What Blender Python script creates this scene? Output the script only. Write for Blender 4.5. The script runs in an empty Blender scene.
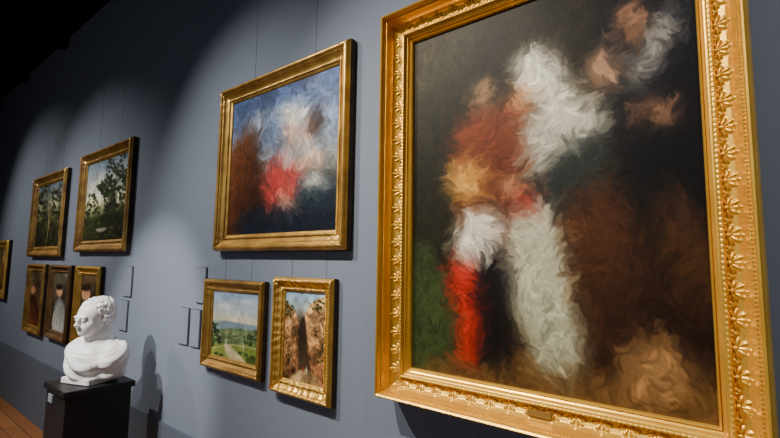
import bpy, bmesh, math, random
import numpy as np
from mathutils import Vector, Matrix
random.seed(7); np.random.seed(7)
COL = bpy.context.scene.collection

# ------------------------------------------------------------------ camera
CAM = Vector((0.0, -1.4, 1.61)); FPX = 445.0
Xc = Vector((560, 37, 445)).normalized()
Zc = Vector((60, 4420, -445)); Zc = (Zc - Xc*Zc.dot(Xc)).normalized()
Yc = Zc.cross(Xc)
R = Matrix((Xc, Yc, Zc))
cd = bpy.data.cameras.new('camera'); cam = bpy.data.objects.new('camera', cd)
COL.objects.link(cam)
cam.matrix_world = Matrix.Translation(CAM) @ R.to_4x4()
cd.sensor_width = 36; cd.lens = 36*FPX/780; cd.clip_start = .02
bpy.context.scene.camera = cam

def ref(p):
    v = R.transposed() @ (Vector(p)-CAM)
    return (390+FPX*v.x/-v.z, 219-FPX*v.y/-v.z)

# ------------------------------------------------------------------ helpers
def lin(c):
    c = np.asarray(c, float)/255.0
    return np.where(c <= .04045, c/12.92, ((c+.055)/1.055)**2.4)

def mk_mat(name, col, rough=.5, metal=0., col2=None, nscale=20, bump=0., bscale=60, spec=.5, detail=4):
    m = bpy.data.materials.new(name); m.use_nodes = True
    nt = m.node_tree; b = nt.nodes['Principled BSDF']
    b.inputs['Roughness'].default_value = rough; b.inputs['Metallic'].default_value = metal
    b.inputs['Specular IOR Level'].default_value = spec
    b.inputs['Base Color'].default_value = (*col, 1)
    tc = nt.nodes.new('ShaderNodeTexCoord')
    if col2:
        n = nt.nodes.new('ShaderNodeTexNoise'); n.inputs['Scale'].default_value = nscale; n.inputs['Detail'].default_value = detail
        r = nt.nodes.new('ShaderNodeValToRGB')
        r.color_ramp.elements[0].position = .35; r.color_ramp.elements[1].position = .65
        r.color_ramp.elements[0].color = (*col, 1); r.color_ramp.elements[1].color = (*col2, 1)
        nt.links.new(tc.outputs['Object'], n.inputs['Vector']); nt.links.new(n.outputs['Fac'], r.inputs[0])
        nt.links.new(r.outputs[0], b.inputs['Base Color'])
    if bump:
        n2 = nt.nodes.new('ShaderNodeTexNoise'); n2.inputs['Scale'].default_value = bscale; n2.inputs['Detail'].default_value = 5
        bp = nt.nodes.new('ShaderNodeBump'); bp.inputs['Strength'].default_value = bump; bp.inputs['Distance'].default_value = .01
        nt.links.new(tc.outputs['Object'], n2.inputs['Vector']); nt.links.new(n2.outputs['Fac'], bp.inputs['Height'])
        nt.links.new(bp.outputs[0], b.inputs['Normal'])
    return m

def bm_obj(name, bm, mat=None, parent=None, smooth=False):
    me = bpy.data.meshes.new(name); bm.to_mesh(me); bm.free()
    if smooth: me.polygons.foreach_set('use_smooth', [True]*len(me.polygons))
    o = bpy.data.objects.new(name, me); COL.objects.link(o)
    if mat: me.materials.append(mat)
    if parent: o.parent = parent
    return o

def box(name, lo, hi, mat, parent=None, bev=0.):
    bm = bmesh.new(); bmesh.ops.create_cube(bm, size=1)
    s = [hi[i]-lo[i] for i in range(3)]; c = [(hi[i]+lo[i])/2 for i in range(3)]
    for v in bm.verts: v.co = Vector((v.co.x*s[0]+c[0], v.co.y*s[1]+c[1], v.co.z*s[2]+c[2]))
    if bev: bmesh.ops.bevel(bm, geom=bm.edges[:], offset=bev, segments=2, affect='EDGES')
    return bm_obj(name, bm, mat, parent)

def empty(name, loc, label, cat, group=None):
    e = bpy.data.objects.new(name, None); COL.objects.link(e); e.location = loc
    e.empty_display_size = .05
    e['label'] = label; e['category'] = cat
    if group: e['group'] = group
    return e

# ------------------------------------------------------------------ room
m_wall = mk_mat('wall_paint', (.168,.198,.258), .78, col2=(.174,.205,.266), nscale=3, bump=.03, bscale=180, spec=.15)
m_base = mk_mat('skirting_paint', (.10,.12,.16), .6, spec=.3)
m_dark = mk_mat('dark_plaster', (.008,.008,.010), .95, spec=.1)
m_beam = mk_mat('dark_beam', (.009,.008,.008), .9, spec=.1)
m_floor = bpy.data.materials.new('oak_floor'); m_floor.use_nodes = True
nt = m_floor.node_tree; b = nt.nodes['Principled BSDF']
tc = nt.nodes.new('ShaderNodeTexCoord'); br = nt.nodes.new('ShaderNodeTexBrick')
br.inputs['Scale'].default_value = 1; br.inputs['Brick Width'].default_value = 1.6; br.inputs['Row Height'].default_value = .12
br.inputs['Mortar Size'].default_value = .003
br.inputs['Color1'].default_value = (.38,.15,.05,1); br.inputs['Color2'].default_value = (.28,.11,.035,1); br.inputs['Mortar'].default_value = (.05,.02,.01,1)
nt.links.new(tc.outputs['Object'], br.inputs['Vector']); nt.links.new(br.outputs[0], b.inputs['Base Color'])
b.inputs['Roughness'].default_value = .4
H = 3.98
def struct(o):
    o['kind'] = 'structure'; return o
struct(box('wall_north', (-11,0,0), (3,.15,H), m_wall))
struct(box('wall_south', (-11,-6.15,0), (3,-6,H), m_dark))
struct(box('wall_west', (-11.15,-6.15,0), (-11,.15,H), m_dark))
struct(box('wall_east', (3,-6.15,0), (3.15,.15,H), m_dark))
struct(box('floor', (-11.15,-6.15,-.1), (3.15,.15,0), m_floor))
struct(box('ceiling', (-11.15,-6.15,H), (3.15,.15,H+.1), m_dark))
struct(box('baseboard_north', (-11,-.014,0), (3,0,.6), m_base, bev=.003))
for i in range(9):
    x = -10.2+i*1.5
    struct(box('trim_%d' % (i+1), (x,-6,H-.10), (x+.14,-.0,H), m_beam))

# ------------------------------------------------------------------ painter
def vnoise(ny, nx, cy, cx, seed):
    rs = np.random.RandomState(seed)
    gy = int(ny/cy)+3; gx = int(nx/cx)+3
    g = rs.rand(gy, gx)
    y = np.arange(ny)/cy; x = np.arange(nx)/cx
    yi = y.astype(int); xi = x.astype(int); fy = y-yi; fx = x-xi
    fy = fy*fy*(3-2*fy); fx = fx*fx*(3-2*fx)
    a = g[yi][:,xi]; b_ = g[yi][:,xi+1]; c = g[yi+1][:,xi]; d = g[yi+1][:,xi+1]
    fx = fx[None,:]; fy = fy[:,None]
    return (a*(1-fx)+b_*fx)*(1-fy)+(c*(1-fx)+d*fx)*fy

def catmull(P, n=4, closed=True):
    P = np.asarray(P, float); N = len(P); out = []
    rng = range(N) if closed else range(N-1)
    for i in rng:
        if closed: p0,p1,p2,p3 = P[i-1],P[i],P[(i+1)%N],P[(i+2)%N]
        else: p0,p1,p2,p3 = P[max(i-1,0)],P[i],P[i+1],P[min(i+2,N-1)]
        for k in range(n):
            t = k/n
            out.append(.5*((2*p1)+(-p0+p2)*t+(2*p0-5*p1+4*p2-p3)*t*t+(-p0+3*p1-3*p2+p3)*t**3))
    if not closed: out.append(P[-1])
    return np.array(out)

class Paint:
    """A painted canvas: colours are laid on the vertices of a fine flat grid."""
    def __init__(s, x0, x1, z0, z1, y, step, base, seed=1):
        s.b = (x0,x1,z0,z1,y); s.nx = int((x1-x0)/step)+1; s.ny = int((z1-z0)/step)+1
        s.step = step
        s.xs = np.linspace(x0,x1,s.nx); s.zs = np.linspace(z1,z0,s.ny)
        s.gx, s.gz = np.meshgrid(s.xs, s.zs)
        s.img = np.ones((s.ny,s.nx,3))*np.array(base, float)
        q = [ref((x0,y,z1)), ref((x1,y,z1)), ref((x1,y,z0)), ref((x0,y,z0))]
        w = [(x0,z1),(x1,z1),(x1,z0),(x0,z0)]
        A = []; B = []
        for (u,v),(X,Z) in zip(q,w):
            A.append([u,v,1,0,0,0,-u*X,-v*X]); B.append(X)
            A.append([0,0,0,u,v,1,-u*Z,-v*Z]); B.append(Z)
        s.h = np.append(np.linalg.solve(np.array(A), np.array(B)), 1).reshape(3,3)
        area = .5*abs(sum(q[i][0]*q[(i+1)%4][1]-q[(i+1)%4][0]*q[i][1] for i in range(4)))
        s.k = math.sqrt((x1-x0)*(z1-z0)/area)
        cell = .012/ step
        s.n1 = vnoise(s.ny,s.nx,cell*3,cell*3,seed)
        s.n2 = vnoise(s.ny,s.nx,cell*.7,cell*.7,seed+1)
        s.n3 = vnoise(s.ny,s.nx,cell*9,cell*9,seed+2)
        s.rs = np.random.RandomState(seed+5)
    def mp(s, pts):
        p = np.array([(a,b_,1) for a,b_ in pts]) @ s.h.T
        return p[:,:2]/p[:,2:3]
    def win(s, P, pad):
        x0,y0 = P.min(0)-pad; x1,y1 = P.max(0)+pad
        i0 = max(0,np.searchsorted(s.xs,x0)); i1 = min(s.nx,np.searchsorted(s.xs,x1)+1)
        zr = -s.zs
        j0 = max(0,np.searchsorted(zr,-y1)); j1 = min(s.ny,np.searchsorted(zr,-y0)+1)
        return slice(j0,j1), slice(i0,i1)
    def shape(s, pts, c, c2=None, g=None, vol=.25, volw=5, soft=1.3, fold=None, alpha=1, smooth=True, mott=.12):
        P = s.mp(pts)
        if smooth: P = catmull(P)
        w = s.win(P, soft*s.k)
        X = s.gx[w]; Z = s.gz[w]
        if X.size == 0: return
        d2 = np.full(X.shape, 1e9); ins = np.zeros(X.shape, bool)
        for i in range(len(P)):
            ax,ay = P[i-1]; bx,by = P[i]; ex,ey = bx-ax, by-ay
            L = ex*ex+ey*ey+1e-12
            t = np.clip(((X-ax)*ex+(Z-ay)*ey)/L,0,1)
            d2 = np.minimum(d2,(X-ax-t*ex)**2+(Z-ay-t*ey)**2)
            if ay != by:
                cr = ((ay > Z) != (by > Z)) & (X < (bx-ax)*(Z-ay)/(by-ay)+ax)
                ins ^= cr
        d = np.sqrt(d2)/s.k; sd = np.where(ins,d,-d)
        m = np.clip(.5+sd/soft,0,1)*alpha
        c = np.array(c,float); col = np.ones(X.shape+(3,))*c
        if c2 is not None:
            g = g or (pts[0],pts[len(pts)//2])
            p = s.mp(g); e = p[1]-p[0]
            t = np.clip(((X-p[0][0])*e[0]+(Z-p[0][1])*e[1])/(e@e),0,1)[...,None]
            t = t*t*(3-2*t)
            col = col*(1-t)+np.array(c2,float)*t
        f = 1-vol*(1-np.clip(sd/volw,0,1))**2
        if fold:
            dx,dy,per,amp = fold
            l = math.hypot(dx,dy); q = (X*dx-Z*dy)/l/s.k
            ph = 2*math.pi*(q/per+.75*s.n3[w]+.12*s.n1[w])
            am = amp*(.45+1.1*s.n3[w])
            f = f*(1+am*(np.sin(ph)*.6+.3*np.sin(2.7*ph+1)+.15*np.sin(4.3*ph+2)))
        f = f*(1+mott*(s.n1[w]-.5)+mott*.6*(s.n2[w]-.5))
        m = m[...,None]
        s.img[w] = s.img[w]*(1-m)+col*f[...,None]*m
    def ell(s, cx, cy, rx, ry, c, ang=0, **kw):
        a = math.radians(ang); pts = []
        for i in range(10):
            t = 2*math.pi*i/10; x = rx*math.cos(t); y = ry*math.sin(t)
            pts.append((cx+x*math.cos(a)-y*math.sin(a), cy+x*math.sin(a)+y*math.cos(a)))
        s.shape(pts, c, **kw)
    def glow(s, cx, cy, rx, ry, c, alpha=.6, ang=0):
        P = s.mp([(cx,cy),(cx+rx,cy),(cx,cy+ry)])
        kx = abs(P[1][0]-P[0][0]); ky = abs(P[2][1]-P[0][1]); w = s.win(P[:1],2.2*max(kx,ky))
        X = (s.gx[w]-P[0][0])/kx; Z = -(s.gz[w]-P[0][1])/ky
        if X.size == 0: return
        a = math.radians(ang); u = X*math.cos(a)+Z*math.sin(a); v = -X*math.sin(a)+Z*math.cos(a)
        m = (alpha*np.exp(-(u*u+v*v)*1.3))[...,None]
        s.img[w] = s.img[w]*(1-m)+np.array(c,float)*m
    def stroke(s, pts, wd, c, alpha=1, soft=1.0, smooth=True, taper=True):
        P = s.mp(pts)
        if smooth and len(pts) > 2: P = catmull(P,4,False)
        w = s.win(P,(wd+soft)*s.k); X = s.gx[w]; Z = s.gz[w]
        if X.size == 0: return
        best = np.full(X.shape,-1e9); n = len(P)-1
        for i in range(n):
            ax,ay = P[i]; ex,ey = P[i+1]-P[i]; L = ex*ex+ey*ey+1e-12
            t = np.clip(((X-ax)*ex+(Z-ay)*ey)/L,0,1)
            d = np.sqrt((X-ax-t*ex)**2+(Z-ay-t*ey)**2)/s.k
            r = wd/2*((1-.7*abs((i+t)/n*2-1)**2) if taper else 1)
            best = np.maximum(best, r-d)
        m = (np.clip(.5+best/soft,0,1)*alpha)[...,None]
        s.img[w] = s.img[w]*(1-m)+np.array(c,float)*(1+.1*(s.n1[w]-.5))[...,None]*m
    def grad(s, stops, nz=0.1):
        t = np.linspace(0,1,s.ny); ks = [a for a,_ in stops]
        g = np.stack([np.interp(t,ks,[c[i] for _,c in stops]) for i in range(3)],-1)[:,None,:]
        s.img = np.ones((s.ny,s.nx,1))*g*(1+nz*(s.n1-.5)+nz*2*(s.n3-.5))[...,None]
    def dabs(s, poly, n, cols, size, asp=.5, ang=None, alpha=.8):
        xs = [p[0] for p in poly]; ys = [p[1] for p in poly]
        k = 0
        while k < n:
            x = s.rs.uniform(min(xs),max(xs)); y = s.rs.uniform(min(ys),max(ys)); ins = False
            for i in range(len(poly)):
                (ax,ay),(bx,by) = poly[i-1],poly[i]
                if (ay>y)!=(by>y) and x < (bx-ax)*(y-ay)/(by-ay)+ax: ins = not ins
            if not ins: continue
            k += 1
            a = s.rs.uniform(0,180) if ang is None else ang+s.rs.uniform(-25,25)
            sz = size*s.rs.uniform(.5,1.3)
            c = np.array(cols[s.rs.randint(len(cols))])*s.rs.uniform(.8,1.2)
            s.ell(x,y,sz,sz*asp,c,ang=a,vol=.3,volw=sz*.4,soft=.7,alpha=alpha)
    def soften(s, rad):
        """scumble everything together with a broad soft brush (radius in metres)"""
        sg = rad/s.step; r = int(3*sg); k = np.exp(-.5*(np.arange(-r,r+1)/sg)**2); k /= k.sum()
        im = np.pad(s.img,((r,r),(r,r),(0,0)),mode='edge')
        im = np.apply_along_axis(lambda v: np.convolve(v,k,'valid'),0,im)
        s.img = np.apply_along_axis(lambda v: np.convolve(v,k,'valid'),1,im)
    def impasto(s, n, ln, wd, jit=.12, seed=3):
        """loose strokes that pick up the colour already on the canvas; length, width in metres"""
        rs = np.random.RandomState(seed); src = s.img.copy()
        for i in range(n):
            j = rs.randint(s.ny); q = rs.randint(s.nx); cx = s.xs[q]; cz = s.zs[j]
            a = 2.2*math.pi*s.n3[j,q]+rs.uniform(-.3,.3); L = ln*rs.uniform(.5,1.3); W = wd*rs.uniform(.6,1.3)
            P = np.array([[cx-L,cz-L],[cx+L,cz+L]]); w = s.win(P,0); X = s.gx[w]-cx; Z = s.gz[w]-cz
            if X.size == 0: continue
            u = X*math.cos(a)+Z*math.sin(a); v = -X*math.sin(a)+Z*math.cos(a)+.25*u*u/L
            m = np.clip((1-(u/L)**4-(v/W)**2)*2.2,0,1)*.75*(.75+.25*np.sin(v/W*9))
            c = src[j,q]*(1+rs.uniform(-jit,jit)); m = m[...,None]
            s.img[w] = s.img[w]*(1-m)+c*m
    def build(s, parent, mat):
        x0,x1,z0,z1,y = s.b
        im = np.clip(s.img*(1+.07*(s.n2-.5)+.06*(s.n1-.5))[...,None],2,250)
        px,pz = parent.location.x,parent.location.z
        V = np.stack([s.gx-px, np.full(s.gx.shape,y)-parent.location.y, s.gz-pz],-1).reshape(-1,3)
        idx = np.arange(s.nx*s.ny).reshape(s.ny,s.nx)
        Fq = np.stack([idx[:-1,:-1],idx[1:,:-1],idx[1:,1:],idx[:-1,1:]],-1).reshape(-1,4)
        me = bpy.data.meshes.new('canvas'); me.vertices.add(len(V)); me.vertices.foreach_set('co',V.ravel())
        me.loops.add(Fq.size); me.loops.foreach_set('vertex_index',Fq.ravel().astype(np.int32))
        me.polygons.add(len(Fq)); me.polygons.foreach_set('loop_start',np.arange(0,Fq.size,4,dtype=np.int32))
        me.update(calc_edges=True)
        at = me.color_attributes.new('paint','FLOAT_COLOR','POINT')
        rgba = np.ones((len(V),4)); rgba[:,:3] = lin(im.reshape(-1,3))
        at.data.foreach_set('color',rgba.ravel())
        me.materials.append(mat)
        o = bpy.data.objects.new('canvas',me); COL.objects.link(o); o.parent = parent
        return o

m_oil = bpy.data.materials.new('oil_paint'); m_oil.use_nodes = True
nt = m_oil.node_tree; b = nt.nodes['Principled BSDF']
a = nt.nodes.new('ShaderNodeAttribute'); a.attribute_name = 'paint'
gm = nt.nodes.new('ShaderNodeGamma'); gm.inputs['Gamma'].default_value = 1.14
nt.links.new(a.outputs['Color'],gm.inputs['Color']); nt.links.new(gm.outputs[0],b.inputs['Base Color'])
b.inputs['Roughness'].default_value = .5; b.inputs['Specular IOR Level'].default_value = .12
tc = nt.nodes.new('ShaderNodeTexCoord'); n2 = nt.nodes.new('ShaderNodeTexNoise'); n2.inputs['Scale'].default_value = 120
bp = nt.nodes.new('ShaderNodeBump'); bp.inputs['Strength'].default_value = .1; bp.inputs['Distance'].default_value = .004
nt.links.new(tc.outputs['Object'],n2.inputs['Vector']); nt.links.new(n2.outputs['Fac'],bp.inputs['Height']); nt.links.new(bp.outputs[0],b.inputs['Normal'])

# ------------------------------------------------------------------ frames
m_gold = mk_mat('bright_gilding', (.90,.54,.075), .33, .66, col2=(.82,.46,.055), nscale=9, bump=.03, bscale=90)
m_gold2 = mk_mat('aged_gilding', (.58,.34,.075), .34, .68, col2=(.33,.18,.04), nscale=12, bump=.06, bscale=70)
m_gold3 = mk_mat('dark_gilding', (.50,.29,.07), .36, .62, col2=(.25,.13,.035), nscale=12, bump=.06, bscale=70)
m_gold4 = mk_mat('brown_frame_wood', (.20,.11,.04), .36, .3, col2=(.12,.06,.02), nscale=12, bump=.06, bscale=70)
m_gold5 = mk_mat('small_bright_gilding', (.80,.48,.10), .34, .66, col2=(.56,.32,.06), nscale=14, bump=.05, bscale=80)
m_side = mk_mat('dark_frame_side', (.06,.038,.018), .5, .3, col2=(.03,.02,.011), nscale=12)
m_wire = mk_mat('steel_wire', (.13,.16,.21), .7, .0)
m_plate = mk_mat('brass_plate', (.36,.21,.05), .45, .5)

PROF_A = [(0,0),(0,.70),(.02,.84),(.06,.95),(.11,1),(.16,.97),(.19,.88),(.20,.80),(.24,.80),(.25,.72),(.32,.52),(.42,.40),(.55,.34),(.66,.34),(.68,.42),(.72,.48),(.77,.46),(.79,.36),(.84,.34),(.86,.27),(.93,.22),(.95,.26),(.985,.22),(1,.12),(1,0)]
PROF_B = [(0,0),(0,.62),(.05,.70),(.10,.90),(.17,1),(.25,1),(.32,.90),(.34,.78),(.40,.74),(.50,.55),(.62,.42),(.72,.38),(.74,.46),(.80,.48),(.84,.36),(.92,.30),(.97,.26),(1,.14),(1,0)]
def sides(x0,x1,z0,z1):
    X = Vector((1,0,0)); Z = Vector((0,0,1))
    return [(Vector((x0,0,z0)),X,-Z,x1-x0),(Vector((x1,0,z0)),Z,X,z1-z0),(Vector((x1,0,z1)),-X,Z,x1-x0),(Vector((x0,0,z1)),-Z,-X,z1-z0)]
def p_palm(S,I,L,ic,size,space,amp):
    n = max(2,round(L/space)); sp = L/n; a = (S/sp%1-.5)*sp; o = ic-I+size*.45
    r = np.hypot(a,o); th = np.arctan2(a,o); pet = np.abs(np.cos(th*5))
    Rr = size*(.70+.36*pet)*(1-.10*np.abs(th))
    h = np.sqrt(np.clip(1-(r/Rr)**4,0,1))*(.25+.75*pet**.7)*(np.abs(th)<1.9)*np.clip(r/(size*.3),.3,1)
    h = np.maximum(h, 1.15*np.sqrt(np.clip(1-(r/(size*.24))**2,0,1)))
    b = sp/2-np.abs(a)
    for (bb,oo,rr) in ((0.0,.05,.20),(.17*size,-.12,.15)):
        d2 = (b-bb)**2+(o-size*oo)**2; h = np.maximum(h,.8*np.sqrt(np.clip(1-d2/(size*rr)**2,0,1)))
    return amp*h
def p_bead(S,I,L,ic,rad,space,amp):
    n = round(L/space); sp = L/n; a = (S/sp%1-.5)*sp
    return amp*np.sqrt(np.clip(1-(a*a+(I-ic)**2)/rad**2,0,1))
def p_leaf(S,I,L,ic,half,space,amp):
    n = round(L/space); sp = L/n; a = np.abs((S/sp%1-.5)*2); v = (I-ic)/half
    m = np.clip(1-v*v,0,1)
    edge = np.clip((1.0-a)*1.6-np.abs(v-.25)*.9,0,1)
    return amp*m*(np.sqrt(edge)*(1-.45*np.exp(-(a/.10)**2))+.3*np.clip(a*1.4-.9,0,1))
def p_rope(S,I,L,ic,half,space,amp):
    v = (I-ic)/half; d = np.abs(S-L/2)
    return amp*np.clip(1-v*v,0,1)*np.abs(np.sin(math.pi*(d/space+v*.35)))
def p_rocaille(S,I,L,size,w,amp,mid=1):
    """scrolling leaf mass near the corners and at mid side"""
    h = np.zeros(S.shape)
    for c in ((0,L,L/2) if mid else (0,L)):
        d = np.abs(S-c); m = np.clip(1-d/size,0,1)**.6*np.clip(np.minimum(I,w-I)/(w*.25),0,1)
        h = np.maximum(h, m*(.55+.45*np.sin(d*2*math.pi/(size*.30)+6*np.sin(I/w*3.1))*np.cos(I/w*7)))
    return amp*h

def frame_mesh(par,x0,x1,z0,z1,w,dep,prof,mat,pats=(),step=.004,yb=-.004):
    ts=[];hs=[]
    for (t0,h0),(t1,h1) in zip(prof[:-1],prof[1:]):
        n = max(1,int(math.ceil((t1-t0)*w/(step*.7))))
        for k in range(n): ts.append(t0+(t1-t0)*k/n); hs.append(h0+(h1-h0)*k/n)
    ts.append(prof[-1][0]); hs.append(prof[-1][1]); ts=np.array(ts); hs=np.array(hs); nt_=len(ts)
    cols=[]; px,py,pz = par.location
    for c0,al,out,L in sides(x0,x1,z0,z1):
        n = int(L/step); q = np.arange(n)/n
        I = (ts*w)[None,:]; S = I+(L-2*I)*q[:,None]; I = np.broadcast_to(I,S.shape)
        P = np.zeros(S.shape)
        for f,kw in pats: P = P+f(S,I,L,**kw)
        dm = np.minimum(S-I,L-I-S); P = P*np.clip(dm/.008,0,1)
        P = P*((ts>.001)&(ts<.999))[None,:]
        Hh = hs[None,:]*dep+P
        X = c0.x+al.x*S-out.x*I-px; Z = c0.z+al.z*S-out.z*I-pz
        cols.append(np.stack([X,yb-Hh-py,Z],-1))
    V = np.concatenate(cols,0); nc = V.shape[0]
    idx = np.arange(nc*nt_).reshape(nc,nt_); nx = np.roll(idx,-1,0)
    F = np.stack([idx[:,:-1],nx[:,:-1],nx[:,1:],idx[:,1:]],-1)
    mi = np.zeros(F.shape[:2],np.int32); mi[:,0] = 1
    F2 = np.stack([idx[:,-1],nx[:,-1],nx[:,0],idx[:,0]],-1)
    F = np.concatenate([F.reshape(-1,4),F2]); mi = np.concatenate([mi.ravel(),np.ones(len(F2),np.int32)])
    V = V.reshape(-1,3)
    me = bpy.data.meshes.new('frame'); me.vertices.add(len(V)); me.vertices.foreach_set('co',V.ravel())
    me.loops.add(F.size); me.loops.foreach_set('vertex_index',F.ravel().astype(np.int32))
    me.polygons.add(len(F)); me.polygons.foreach_set('loop_start',np.arange(0,F.size,4,dtype=np.int32))
    me.update(calc_edges=True); me.polygons.foreach_set('use_smooth',np.ones(len(F),bool)); me.set_sharp_from_angle(angle=math.radians(50))
    me.materials.append(mat); me.materials.append(m_side); me.polygons.foreach_set('material_index',mi)
    o = bpy.data.objects.new('frame',me); COL.objects.link(o); o.parent = par
    return o

def wires(par,xs,z,ztop,mat=m_wire):
    for x in xs:
        bm = bmesh.new()
        bmesh.ops.create_cone(bm,segments=6,radius1=.0007,radius2=.0007,depth=ztop-z,cap_ends=True)
        for v in bm.verts: v.co += Vector((x,-.0012,(ztop+z)/2))-par.location
        bm_obj('hanging_wire',bm,mat,par)

Z0 = CAM.z
def painting(label,x0,x1,z0,z1,w,dep,prof,mat,step,seed,pats,fstep=.004,rec=.16,base=(40,35,28),wx=None,ztop=None):
    z0 += Z0; z1 += Z0
    e = empty('framed_painting',((x0+x1)/2,0,z0),label,'painting')
    frame_mesh(e,x0,x1,z0,z1,w,dep,prof,mat,pats,fstep)
    i = w*.985
    p = Paint(x0+i,x1-i,z0+i,z1-i,-.004-rec*dep,step,base,seed)
    if wx: wires(e,wx,z1-.02,ztop or H)
    return e,p
def std(w,k=1,size=.14):
    return [(p_bead,dict(ic=.77*w,rad=.0036*k,space=.010*k,amp=.0020*k)),(p_leaf,dict(ic=.36*w,half=.06*w,space=.014*k,amp=.0018*k)),(p_rocaille,dict(size=size,w=w,amp=.0045*k,mid=0))]

# ================================================================== PAINTING 1 : generic stand-in, loose colour masses
w = .108
e1,p = painting('large gilt-framed oil painting in dark brown, cream and red',-1.097,.036,-.489,.984,w,.115,PROF_A,m_gold,.0022,11,
  [(p_palm,dict(ic=.50*w,size=.029,space=.066,amp=.0062)),(p_bead,dict(ic=.225*w,rad=.0034,space=.010,amp=.0016)),(p_leaf,dict(ic=.745*w,half=.006,space=.013,amp=.0022))],.0021,rec=.13,wx=(-.85,-.2))
p.grad([(0,(42,38,30)),(.3,(46,40,28)),(.6,(36,29,20)),(.85,(66,48,27)),(1,(84,61,34))],nz=.35)
S = p.shape; E = p.ell; K = p.stroke; G = p.glow
S([(405,40),(470,20),(475,120),(455,240),(405,250)],(80,74,52),c2=(40,38,26),vol=0,soft=14)
S([(605,-10),(720,-10),(722,205),(640,215),(612,120),(602,60)],(26,27,36),c2=(18,17,20),vol=0,soft=8)
S([(560,205),(582,178),(610,172),(660,265),(726,320),(730,370),(574,376),(562,300)],(76,47,28),c2=(36,24,17),g=((575,250),(710,340)),vol=0,soft=6)
S([(650,200),(690,200),(720,300),(690,300)],(90,56,32),vol=0,soft=10,alpha=.7)
S([(456,125),(500,105),(528,125),(522,290),(470,280),(452,180)],(116,60,34),c2=(66,35,23),g=((470,130),(510,270)),vol=0,soft=6)
S([(556,140),(606,124),(606,170),(560,205),(530,195)],(46,50,48),vol=0,soft=5)
S([(512,62),(545,48),(578,92),(612,120),(566,146),(536,176),(522,140),(534,104)],(234,230,214),c2=(190,186,168),vol=0,soft=4)
S([(514,206),(550,208),(568,280),(582,360),(548,378),(512,300)],(202,200,174),c2=(160,160,134),vol=0,soft=4)
S([(452,262),(474,262),(476,356),(454,350)],(186,46,30),vol=0,soft=4)
S([(476,246),(504,246),(512,354),(482,358)],(26,22,22),vol=0,soft=4)
S([(460,222),(496,210),(496,248),(460,262)],(222,216,198),vol=0,soft=4)
E(466,181,19,21,(200,150,74),vol=0,soft=4); E(522,98,11,16,(206,150,108),vol=0,soft=4); E(484,94,11,15,(176,138,100),vol=0,soft=4); E(604,68,17,21,(174,138,110),vol=0,soft=4)
E(632,20,14,20,(190,138,100),vol=0,soft=4); E(656,112,22,10,(196,142,102),vol=0,soft=4); E(512,186,13,10,(200,144,104),vol=0,soft=4); E(526,204,10,12,(160,46,34),vol=0,soft=4)
S([(664,12),(676,20),(644,80),(630,82)],(204,198,184),vol=0,soft=4)
S([(405,366),(560,376),(730,392),(730,430),(405,430)],(106,78,44),vol=0,soft=8)
E(655,370,36,34,(150,114,72),vol=0,soft=6)
S([(405,260),(430,252),(452,300),(456,352),(405,360)],(56,68,38),vol=0,soft=8)
p.soften(.024)
p.impasto(1500,.048,.012,jit=.16,seed=4)
p.impasto(3200,.024,.0055,jit=.22,seed=9)
p.build(e1,m_oil)
xm = -.50-e1.location.x
box('nameplate',(xm-.036,-.004-.105*.55,.044),(xm+.036,-.004-.32*.115,.062),m_plate,e1,bev=.001)

# ================================================================== PAINTING 2 : generic stand-in
w = .092
e2,p = painting('gilt-framed oil painting in sky blue, red and brown',-2.37,-1.325,.056,.998,w,.052,PROF_B,m_gold2,.003,31,std(w,1,.16),.003,wx=(-2.1,-1.6))
p.grad([(0,(78,98,140)),(.3,(108,128,162)),(.5,(150,156,164)),(.62,(120,118,104)),(.8,(84,66,44)),(1,(40,34,30))],nz=.3)
S = p.shape; E = p.ell; G = p.glow
G(258,124,16,9,(190,192,196),.8); G(325,112,9,16,(166,172,182),.8); G(300,84,20,8,(84,100,138),.7,-20); G(316,80,10,6,(156,166,184),.6,-20)
S([(228,170),(240,136),(258,140),(262,190),(260,240),(224,240)],(108,64,36),c2=(58,34,21),vol=0,soft=3)
S([(264,178),(276,158),(296,158),(298,206),(268,214)],(166,64,60),vol=0,soft=3)
S([(278,108),(304,104),(308,120),(284,122)],(228,224,214),vol=0,soft=2.5)
E(291,134,7,11,(222,176,146),vol=0,soft=2.5); E(306,134,6,10,(216,170,140),vol=0,soft=2.5); E(317,122,8,13,(50,34,28),vol=0,soft=2.5); E(312,162,13,10,(218,174,144),vol=0,soft=2.5); E(288,160,8,6,(216,204,192),vol=0,soft=2.5)
S([(300,176),(334,172),(334,240),(296,240)],(34,46,56),vol=0,soft=3); E(314,182,14,7,(200,196,186),vol=0,soft=2.5)
S([(246,212),(334,208),(334,244),(246,244)],(28,34,46),vol=0,soft=3); E(286,200,11,6,(206,164,134),vol=0,soft=2.5)
p.soften(.030)
p.impasto(1000,.055,.015,jit=.16,seed=5)
p.impasto(2000,.028,.0075,jit=.22,seed=8)
p.build(e2,m_oil)

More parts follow.
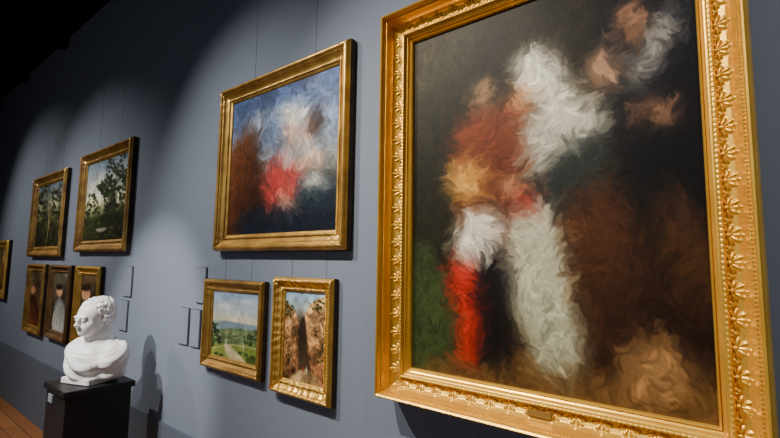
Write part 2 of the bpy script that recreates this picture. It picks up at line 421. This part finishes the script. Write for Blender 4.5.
# ================================================================== landscapes
def trees(p,poly,n,cols,size): p.dabs(poly,n,cols,size,asp=.65,alpha=.8)
GR = [(44,60,28),(64,84,38),(30,42,22),(86,100,50)]
w = .10
e3,p = painting('gilt-framed landscape painting with tall trees under pale sky',-4.70,-3.60,.063,.940,w,.052,PROF_B,m_gold3,.005,41,std(w,1.3),.005,wx=(-4.4,-3.95))
p.grad([(0,(130,150,170)),(.25,(180,190,194)),(.5,(222,216,188)),(.64,(150,150,112)),(.74,(72,80,44)),(1,(34,36,22))],nz=.2)
S = p.shape; K = p.stroke; G = p.glow
G(100,182,12,8,(232,228,210),.6); G(92,168,10,6,(150,166,184),.5)
S([(84,224),(100,216),(128,214),(130,250),(80,250)],(56,64,34),c2=(32,34,20),vol=.1,soft=3,mott=.5)
trees(p,[(86,200),(91,192),(97,198),(100,226),(84,232)],70,GR,1.8)
K([(112,234),(113,205),(117,174)],1.6,(44,34,24)); K([(107,232),(109,204),(104,184)],1,(48,38,26)); K([(113,200),(120,186)],.9,(44,34,24))
for pl in ([(106,164),(114,152),(124,149),(129,160),(127,182),(108,180)],[(108,176),(128,170),(128,200),(112,200)],[(98,186),(107,174),(114,188),(105,198)],[(104,196),(114,190),(116,212),(105,216)]):
    trees(p,pl,80,[(44,56,30),(62,76,38),(30,40,22)],1.8)
trees(p,[(108,208),(128,200),(128,228),(106,230)],80,[(44,54,28),(30,38,22),(60,72,36)],1.8)
trees(p,[(84,228),(126,224),(124,246),(80,247)],80,[(64,70,34),(40,46,24),(98,94,52)],2)
S([(96,229),(106,227.5),(104,231),(98,232)],(170,170,150),vol=.1,soft=1.2)
p.build(e3,m_oil)
w = .11
e4,p = painting('dark gilt-framed painting of a shady forest',-6.2,-5.10,.02,.89,w,.052,PROF_B,m_gold3,.006,51,std(w,1.4),.006,wx=(-5.95,-5.4))
p.grad([(0,(104,122,136)),(.3,(140,140,116)),(.55,(84,84,52)),(1,(36,34,22))],nz=.4)
S = p.shape; K = p.stroke
trees(p,[(34,184),(46,180),(48,205),(40,244),(32,248)],90,[(44,52,26),(64,68,34),(30,34,20)],1.9)
trees(p,[(52,188),(62,180),(60,230),(51,236)],70,[(48,56,28),(70,66,36),(30,34,20)],1.7)
trees(p,[(34,232),(60,230),(59,248),(32,250)],50,[(60,58,30),(40,40,22)],2)
K([(46,244),(49,220),(48,200)],1.2,(170,150,112)); p.build(e4,m_oil)
w = .070
e5,p = painting('small gilt-framed landscape of a sunny garden terrace',-2.46,-1.895,-.59,-.10,w,.040,PROF_B,m_gold2,.0028,61,std(w,.8,.10),.003,wx=(-2.3,-2.05),ztop=Z0+.054)
p.grad([(0,(150,178,206)),(.25,(190,202,210)),(.42,(222,216,190)),(.5,(150,164,150)),(.62,(124,142,80)),(.8,(136,148,74)),(1,(84,92,50))],nz=.1)
S = p.shape; K = p.stroke; E = p.ell; G = p.glow
G(225,306,12,3,(226,226,220),.6); G(246,302,9,3,(220,222,222),.6)
S([(208,326),(222,321),(238,323),(262,328),(262,336),(208,334)],(134,154,164),vol=.05,soft=1.5)
S([(208,333),(230,328),(262,333),(262,344),(208,342)],(112,130,92),vol=.05,soft=1.5,mott=.4)
for i in range(26): E(p.rs.uniform(210,258),p.rs.uniform(332,340),p.rs.uniform(1,2.4),p.rs.uniform(.5,1.2),[(78,98,58),(170,160,126),(96,116,70),(150,150,120)][i%4],vol=.1,soft=.8)
trees(p,[(209,322),(216,320),(222,332),(220,344),(208,348)],50,[(48,70,38),(64,86,44),(36,50,30)],1.6)
trees(p,[(244,336),(259,330),(259,346),(243,345)],45,[(52,74,38),(68,88,46),(36,52,30)],1.5)
S([(208,349),(224,344),(262,350),(262,364),(208,358)],(150,160,84),c2=(118,134,64),vol=.05,soft=1)
S([(224,346),(230,346),(250,368),(232,364)],(206,194,152),vol=.05,soft=1)
S([(208,358),(228,360),(232,374),(208,370)],(66,80,42),vol=.1,soft=1.5); S([(246,358),(262,360),(262,376),(252,372)],(74,90,46),vol=.1,soft=1.5)
for (x,y) in ((216,353),(221,355),(240,353),(246,355),(252,357),(214,362),(220,364)): E(x,y,2.2,1.3,(70,94,46),vol=.2); K([(x-1,y+1.4),(x+2.4,y+1.4)],.6,(50,60,34),alpha=.6)
K([(243,340),(243.6,351)],.9,(230,224,206)); K([(226,338),(226,344)],.8,(216,206,180)); K([(212,348),(232,345),(259,350)],.6,(214,208,176),alpha=.8)
p.build(e5,m_oil)
w = .070
e6,p = painting('small ornate bright gilt-framed painting of a rocky ravine',-1.815,-1.40,-.612,-.070,w,.040,PROF_B,m_gold5,.0025,71,
   [(p_rocaille,dict(size=.14,w=w,amp=.007)),(p_rope,dict(ic=.21*w,half=.008,space=.016,amp=.002)),(p_bead,dict(ic=.77*w,rad=.0036,space=.010,amp=.0025))],.0025,wx=(-1.72,-1.48),ztop=Z0+.054)
p.grad([(0,(140,168,196)),(.18,(178,190,192)),(.32,(120,104,78)),(.8,(96,70,46)),(1,(132,106,72))],nz=.3)
S = p.shape; K = p.stroke; E = p.ell; G = p.glow
S([(278,310),(284,302),(291,306),(296,314),(300,330),(302,360),(298,388),(276,386)],(178,138,94),c2=(110,78,50),g=((282,305),(302,365)),vol=.15,mott=.9,fold=(.3,1,7,.12))
S([(304,322),(308,308),(313,302),(322,298),(334,302),(332,396),(312,394),(305,360)],(196,156,108),c2=(128,90,58),g=((326,305),(308,375)),vol=.15,mott=.9,fold=(.3,-1,8,.12))
S([(299,326),(305,318),(308,350),(311,386),(298,384),(299,356)],(56,44,34),c2=(84,68,52),g=((302,330),(304,384)),vol=.05,soft=3)
for i in range(100):
    x = p.rs.uniform(279,331); y = p.rs.uniform(314,384)
    if 297 < x < 310: continue
    c = [(92,66,44),(214,180,130),(72,52,36),(160,122,80),(116,98,66)][i%5]
    K([(x,y),(x+p.rs.uniform(-1.5,1.5),y+p.rs.uniform(3,9))],p.rs.uniform(.8,1.8),c,alpha=.5,soft=1.2)
p.dabs([(279,304),(288,300),(296,310),(292,316),(280,316)],40,GR,1.3); p.dabs([(308,304),(328,296),(330,306),(312,312)],45,GR,1.3); p.dabs([(280,340),(290,344),(290,360),(280,360)],22,GR,1.2); p.dabs([(316,350),(328,346),(328,366),(316,364)],20,GR,1.2)
S([(290,378),(300,370),(310,371),(318,380),(322,396),(288,390)],(186,160,116),c2=(140,112,76),vol=.1,soft=2,mott=.5)
K([(303,366),(303,373)],1.6,(150,54,44)); K([(306.5,367),(306.5,374)],1.3,(216,208,190))
p.build(e6,m_oil)
w = .08
e7,p = painting('small gilt-framed portrait of a person in dark coat',-4.62,-4.06,-.74,-.055,w,.045,PROF_B,m_gold5,.005,81,std(w,1.2),.005)
p.grad([(0,(104,86,62)),(1,(58,46,34))],nz=.3); S = p.shape; E = p.ell
S([(77,332),(80,312),(86,304),(92,310),(96,336)],(40,38,44),c2=(70,64,60),vol=.2)
S([(83.5,304),(88.5,304),(88,316),(85,316)],(214,206,192),vol=.1); E(86,294,4.4,7.4,(214,164,128),vol=.2,volw=2); E(86,287.6,4.6,3.4,(66,48,36))
S([(76,334),(97,336),(95,346),(74,344)],(150,106,66),vol=.2); p.build(e7,m_oil)
e8,p = painting('small dark brown framed portrait of a person in white dress',-5.37,-4.76,-.75,-.055,w,.045,PROF_B,m_gold4,.005,91,std(w,1.2),.005)
p.grad([(0,(96,92,78)),(.6,(74,66,52)),(1,(52,42,32))],nz=.3); S = p.shape; E = p.ell
S([(52,330),(55,305),(59,298),(64,304),(67,334)],(196,196,190),c2=(136,138,136),vol=.2,fold=(1,.1,4,.15)); E(59.5,291.6,3.2,5.5,(214,166,132)); E(59.5,287,3.4,2.8,(56,40,32))
p.build(e8,m_oil)
e9,p = painting('small gilt-framed painting of a seated figure in brown',-6.15,-5.54,-.77,-.055,w,.045,PROF_B,m_gold3,.006,101,std(w,1.2),.006)
p.grad([(0,(96,80,56)),(1,(60,44,30))],nz=.4); S = p.shape; E = p.ell
S([(26,324),(29,300),(33,296),(37,302),(38,330)],(134,78,48),c2=(72,44,32),vol=.3); E(33,290,2.8,4.6,(200,146,110)); p.build(e9,m_oil)
e10,p = painting('small gilt-framed painting in warm brown tones',-8.1,-7.1,-.50,.23,.11,.052,PROF_B,m_gold5,.008,111,std(.11,1.5),.008)
p.grad([(0,(120,106,80)),(.5,(160,120,70)),(1,(80,60,38))],nz=.4); p.build(e10,m_oil)

# ================================================================== wall labels
m_lab = mk_mat('label_card', (.15,.178,.23), .6, col2=(.175,.205,.26), nscale=60)
m_rim = mk_mat('label_edge', (.075,.088,.115), .5)
def wall_label(x0,x1,z0,z1,lab):
    e = empty('wall_label',((x0+x1)/2,0,Z0+z0),lab,'museum label','exhibit labels on the wall')
    X = e.location.x
    box('backing',(x0-X,-.009,0),(x1-X,0,z1-z0),m_rim,e,bev=.002)
    box('card',(x0-X+.005,-.0115,.005),(x1-X-.005,-.0085,z1-z0-.005),m_lab,e)
wall_label(-2.78,-2.665,-.51,-.285,'grey exhibit text panel on the wall, one of a pair')
wall_label(-2.645,-2.53,-.51,-.285,'grey exhibit text panel on the wall, one of a pair')
wall_label(-2.60,-2.49,-.25,-.035,'grey exhibit text panel mounted above two others')
wall_label(-3.66,-3.52,-.27,-.045,'grey exhibit text panel below the tree landscape')
wall_label(-3.70,-3.56,-.52,-.295,'grey exhibit text panel below another label')

# ================================================================== pedestal
m_black = mk_mat('black_lacquer', (.010,.010,.012), .45, spec=.4)
m_tag = mk_mat('grey_tag', (.20,.22,.25), .6)
PX,PY,PH,PS = -3.12,-.36,.885,.18
ped = empty('pedestal',(PX,PY,0),'matte black square pedestal carrying a white bust','pedestal')
box('body',(-PS+.012,-PS+.012,.05),(PS-.012,PS-.012,PH-.035),m_black,ped,bev=.003)
box('plinth',(-PS,-PS,0),(PS,PS,.05),m_black,ped,bev=.003)
box('top_slab',(-PS-.003,-PS-.003,PH-.035),(PS+.003,PS+.003,PH),m_black,ped,bev=.004)
box('label_plate',(-.11,-PS+.004,PH-.10),(-.04,-PS+.012,PH-.055),m_tag,ped,bev=.001)

# ================================================================== marble bust (smooth-blended implicit surface)
m_marb = mk_mat('white_marble', (.88,.87,.86), .45, col2=(.83,.83,.84), nscale=9, spec=.4)
def smin(a,b,k):
    h = np.clip(.5+.5*(b-a)/k,0,1); return b*(1-h)+a*h-k*h*(1-h)
def sdf_prims(P,prims):
    d = None
    for (c,r,rot,k,sg) in prims:
        q = P-np.array(c); a = math.radians(rot)
        y = q[:,1]*math.cos(a)+q[:,2]*math.sin(a); z = -q[:,1]*math.sin(a)+q[:,2]*math.cos(a)
        q = np.stack([q[:,0],y,z],-1); r = np.array(r)
        k0 = np.linalg.norm(q/r,axis=1); k1 = np.linalg.norm(q/(r*r),axis=1)+1e-9
        e = k0*(k0-1)/k1
        if d is None: d = e
        elif sg > 0: d = smin(d,e,k)
        else: d = -smin(-d,e,k)
    return d
def implicit(name,prims,f,vox,parent,mat,infl=0.,iters=8,relax=0):
    bm = bmesh.new()
    for (c,r,rot,k,sg) in prims:
        if sg < 0: continue
        mt = Matrix.Translation(c) @ Matrix.Rotation(math.radians(rot),4,'X') @ Matrix.Diagonal((r[0]+infl,r[1]+infl,r[2]+infl,1))
        bmesh.ops.create_icosphere(bm,subdivisions=2,radius=1,matrix=mt)
    o = bm_obj(name,bm,mat,parent)
    rm = o.modifiers.new('r','REMESH'); rm.mode = 'VOXEL'; rm.voxel_size = vox
    dg = bpy.context.evaluated_depsgraph_get(); me = bpy.data.meshes.new_from_object(o.evaluated_get(dg))
    o.modifiers.clear(); o.data = me; me.name = name
    n = len(me.vertices); P = np.empty(n*3); me.vertices.foreach_get('co',P); P = P.reshape(-1,3)
    h = 1e-4
    for it in range(iters):
        d = f(P); g = np.stack([f(P+np.eye(3)[i]*h)-d for i in range(3)],-1)/h
        gn = np.linalg.norm(g,axis=1,keepdims=True)+1e-6
        P = P-.8*np.clip(d[:,None]/gn,-.01,.01)*g/gn
    P[:,2] = np.maximum(P[:,2],.010)
    me.vertices.foreach_set('co',P.ravel()); me.update()
    if relax:
        s_ = o.modifiers.new('s','SMOOTH'); s_.iterations = relax; s_.factor = .5
        dg = bpy.context.evaluated_depsgraph_get(); me2 = bpy.data.meshes.new_from_object(o.evaluated_get(dg)); o.modifiers.clear(); o.data = me2; me = me2
    me.polygons.foreach_set('use_smooth',[True]*len(me.polygons))
    return o
bust = empty('marble_bust',(PX,PY,PH+.002),'white marble bust of a draped man on a black pedestal','bust')
bust.rotation_euler = (0,0,math.radians(20))
TOR = []
def tp(c,r,k=.03,rot=0): TOR.append((c,r,rot,k,1))
tp((0,.01,.140),(.135,.105,.090)); tp((0,-.035,.150),(.105,.068,.065),.03)
for sx in (-1,1):
    tp((sx*.128,.035,.172),(.058,.070,.050),.03); tp((sx*.138,.03,.105),(.044,.070,.080),.03)
tp((0,.040,.212),(.120,.058,.028),.03)
tp((0,.05,.14),(.135,.086,.100),.03); tp((0,.0,.082),(.125,.106,.060),.03); tp((0,.0,.056),(.110,.092,.036),.02)
HEAD = list(TOR)
def hp(c,r,k=.012,rot=0,sg=1):
    # the head is bowed a little forward and set slightly larger
    y,z = c[1]-.02,c[2]-.29
    if c[2] > .295:
        a = math.radians(9); y,z = 1.06*(y*math.cos(a)-z*math.sin(a)),1.03*(y*math.sin(a)+z*math.cos(a))
        c = (c[0]*1.06,y+.03,z+.285); rot = rot+9; r = tuple(v*1.06 for v in r)
    HEAD.append((c,r,rot,k,sg))
hp((0,.038,.262),(.076,.076,.09),.035,14); hp((0,.006,.285),(.062,.060,.05),.02)
hp((0,.022,.414),(.075,.096,.074),.02); hp((0,-.028,.382),(.062,.060,.070),.02); hp((0,-.024,.336),(.058,.059,.044),.018)
hp((0,-.055,.330),(.045,.038,.037),.018); hp((0,-.077,.308),(.022,.019,.014),.014)
for sx in (-1,1):
    hp((sx*.038,-.060,.355),(.021,.020,.022),.018); hp((sx*.024,-.083,.403),(.021,.009,.007),.014)
    hp((sx*.027,-.101,.388),(.014,.012,.007),.012,0,-1); hp((sx*.027,-.081,.387),(.0115,.0105,.0080),.004)
    hp((sx*.009,-.103,.357),(.006,.008,.006),.006)
    hp((sx*.071,.010,.366),(.008,.016,.026),.005); hp((sx*.076,.014,.384),(.006,.014,.012),.005)
hp((0,-.095,.385),(.008,.010,.020),.010,-24); hp((0,-.109,.364),(.009,.010,.009),.009)
hp((0,-.086,.338),(.020,.010,.014),.010); hp((0,-.093,.3425),(.015,.008,.0042),.004); hp((0,-.091,.3335),(.013,.008,.0048),.004)
hp((0,.030,.420),(.080,.096,.074),.006); hp((0,.060,.375),(.070,.058,.060),.01)
def sculpt(P):
    d = sdf_prims(P,HEAD)
    a = math.radians(-9); y0,z0 = P[:,1]-.03,P[:,2]-.285
    y_ = (y0*math.cos(a)-z0*math.sin(a))/1.06+.02; z_ = (y0*math.sin(a)+z0*math.cos(a))/1.03+.29
    x,y,z = P[:,0],y_-.02,z_-.41
    th = np.arctan2(x,-y); el_ = np.arctan2(z,np.sqrt(x*x+y*y))
    front = .46+.16*np.abs(np.sin(th))
    back = np.clip((np.abs(th)-.85)/.5,0,1)
    m = np.clip((el_-(front*(1-back)-.9*back))/.10,0,1)*(z_>.315)
    cur = np.sin(th*9+2.2*np.sin(el_*5)+1.5*np.sin(th*3))*np.sin(el_*9+1.7*np.sin(th*5))
    cur2 = np.sin(th*19+3*np.sin(el_*7))*np.sin(el_*15+2*np.sin(th*6))
    return d-m*(.0058*cur+.0032*cur2+.003)
implicit('figure',HEAD,sculpt,.0034,bust,m_marb,iters=9)
def drape(P):
    t = sdf_prims(P,TOR)
    x,y,z = P.T
    s_ = z-.50*y+.16*x
    m = np.clip((.224+.004*np.sin(x*34+.6)-s_)/.012,0,1); m = m*m*(3-2*m)
    s2 = z-.85*y+.45*x
    ph = s2/.0155+.9*np.sin(x*17+1)+.6*np.sin(y*21+1)
    w_ = np.sin(ph); w_ = np.sign(w_)*np.abs(w_)**.8
    fold = .0092*w_+.0016*np.sin(ph*2.6+x*30)
    return t+.006-m*(.020+fold)
implicit('drapery',TOR,drape,.0034,bust,m_marb,infl=.010,iters=16,relax=1)
box('socle',(-.11,-.10,0),(.11,.10,.034),m_marb,bust,bev=.004)

# ================================================================== lights
def spot(pos,tgt,power,size=50,blend=.8,col=(1,.94,.86),rad=.03):
    l = bpy.data.lights.new('gallery_spot','SPOT'); l.energy = power; l.spot_size = math.radians(size); l.spot_blend = blend
    l.color = col; l.shadow_soft_size = rad
    o = bpy.data.objects.new('gallery_spot',l); COL.objects.link(o); o.location = pos
    o.rotation_euler = (Vector(tgt)-Vector(pos)).to_track_quat('-Z','Y').to_euler()
spot((-1.7,-2.0,3.75),(-.5,0,1.35),500,66,1,(1,.92,.80))
spot((1.3,-1.9,3.75),(.45,0,1.7),190,60,1)
spot((-3.0,-2.0,3.75),(-1.75,0,1.15),430,68,1)
spot((-5.3,-2.3,3.75),(-4.3,0,1.0),320,72,1)
spot((-7.4,-2.3,3.75),(-6.0,0,1.0),290,76,1)
spot((-2.75,-2.7,3.75),(-3.15,-.25,1.12),680,28,.6)
wd = bpy.data.worlds.new('world'); bpy.context.scene.world = wd; wd.use_nodes = True
wd.node_tree.nodes['Background'].inputs[0].default_value = (.5,.6,.8,1); wd.node_tree.nodes['Background'].inputs[1].default_value = .02
for (x,e_) in ((-1.5,15),(-5.5,7)):  # added fill lights that lift the dark areas, no fixture in the room
    fl = bpy.data.lights.new('fill_light','AREA'); fl.energy = e_; fl.shape = 'RECTANGLE'; fl.size = 3.5; fl.size_y = 1.2; fl.color = (.82,.89,1)
    fo = bpy.data.objects.new('fill_light',fl); COL.objects.link(fo); fo.location = (x,-4.2,2.2)
    fo.rotation_euler = (math.radians(64),0,0)
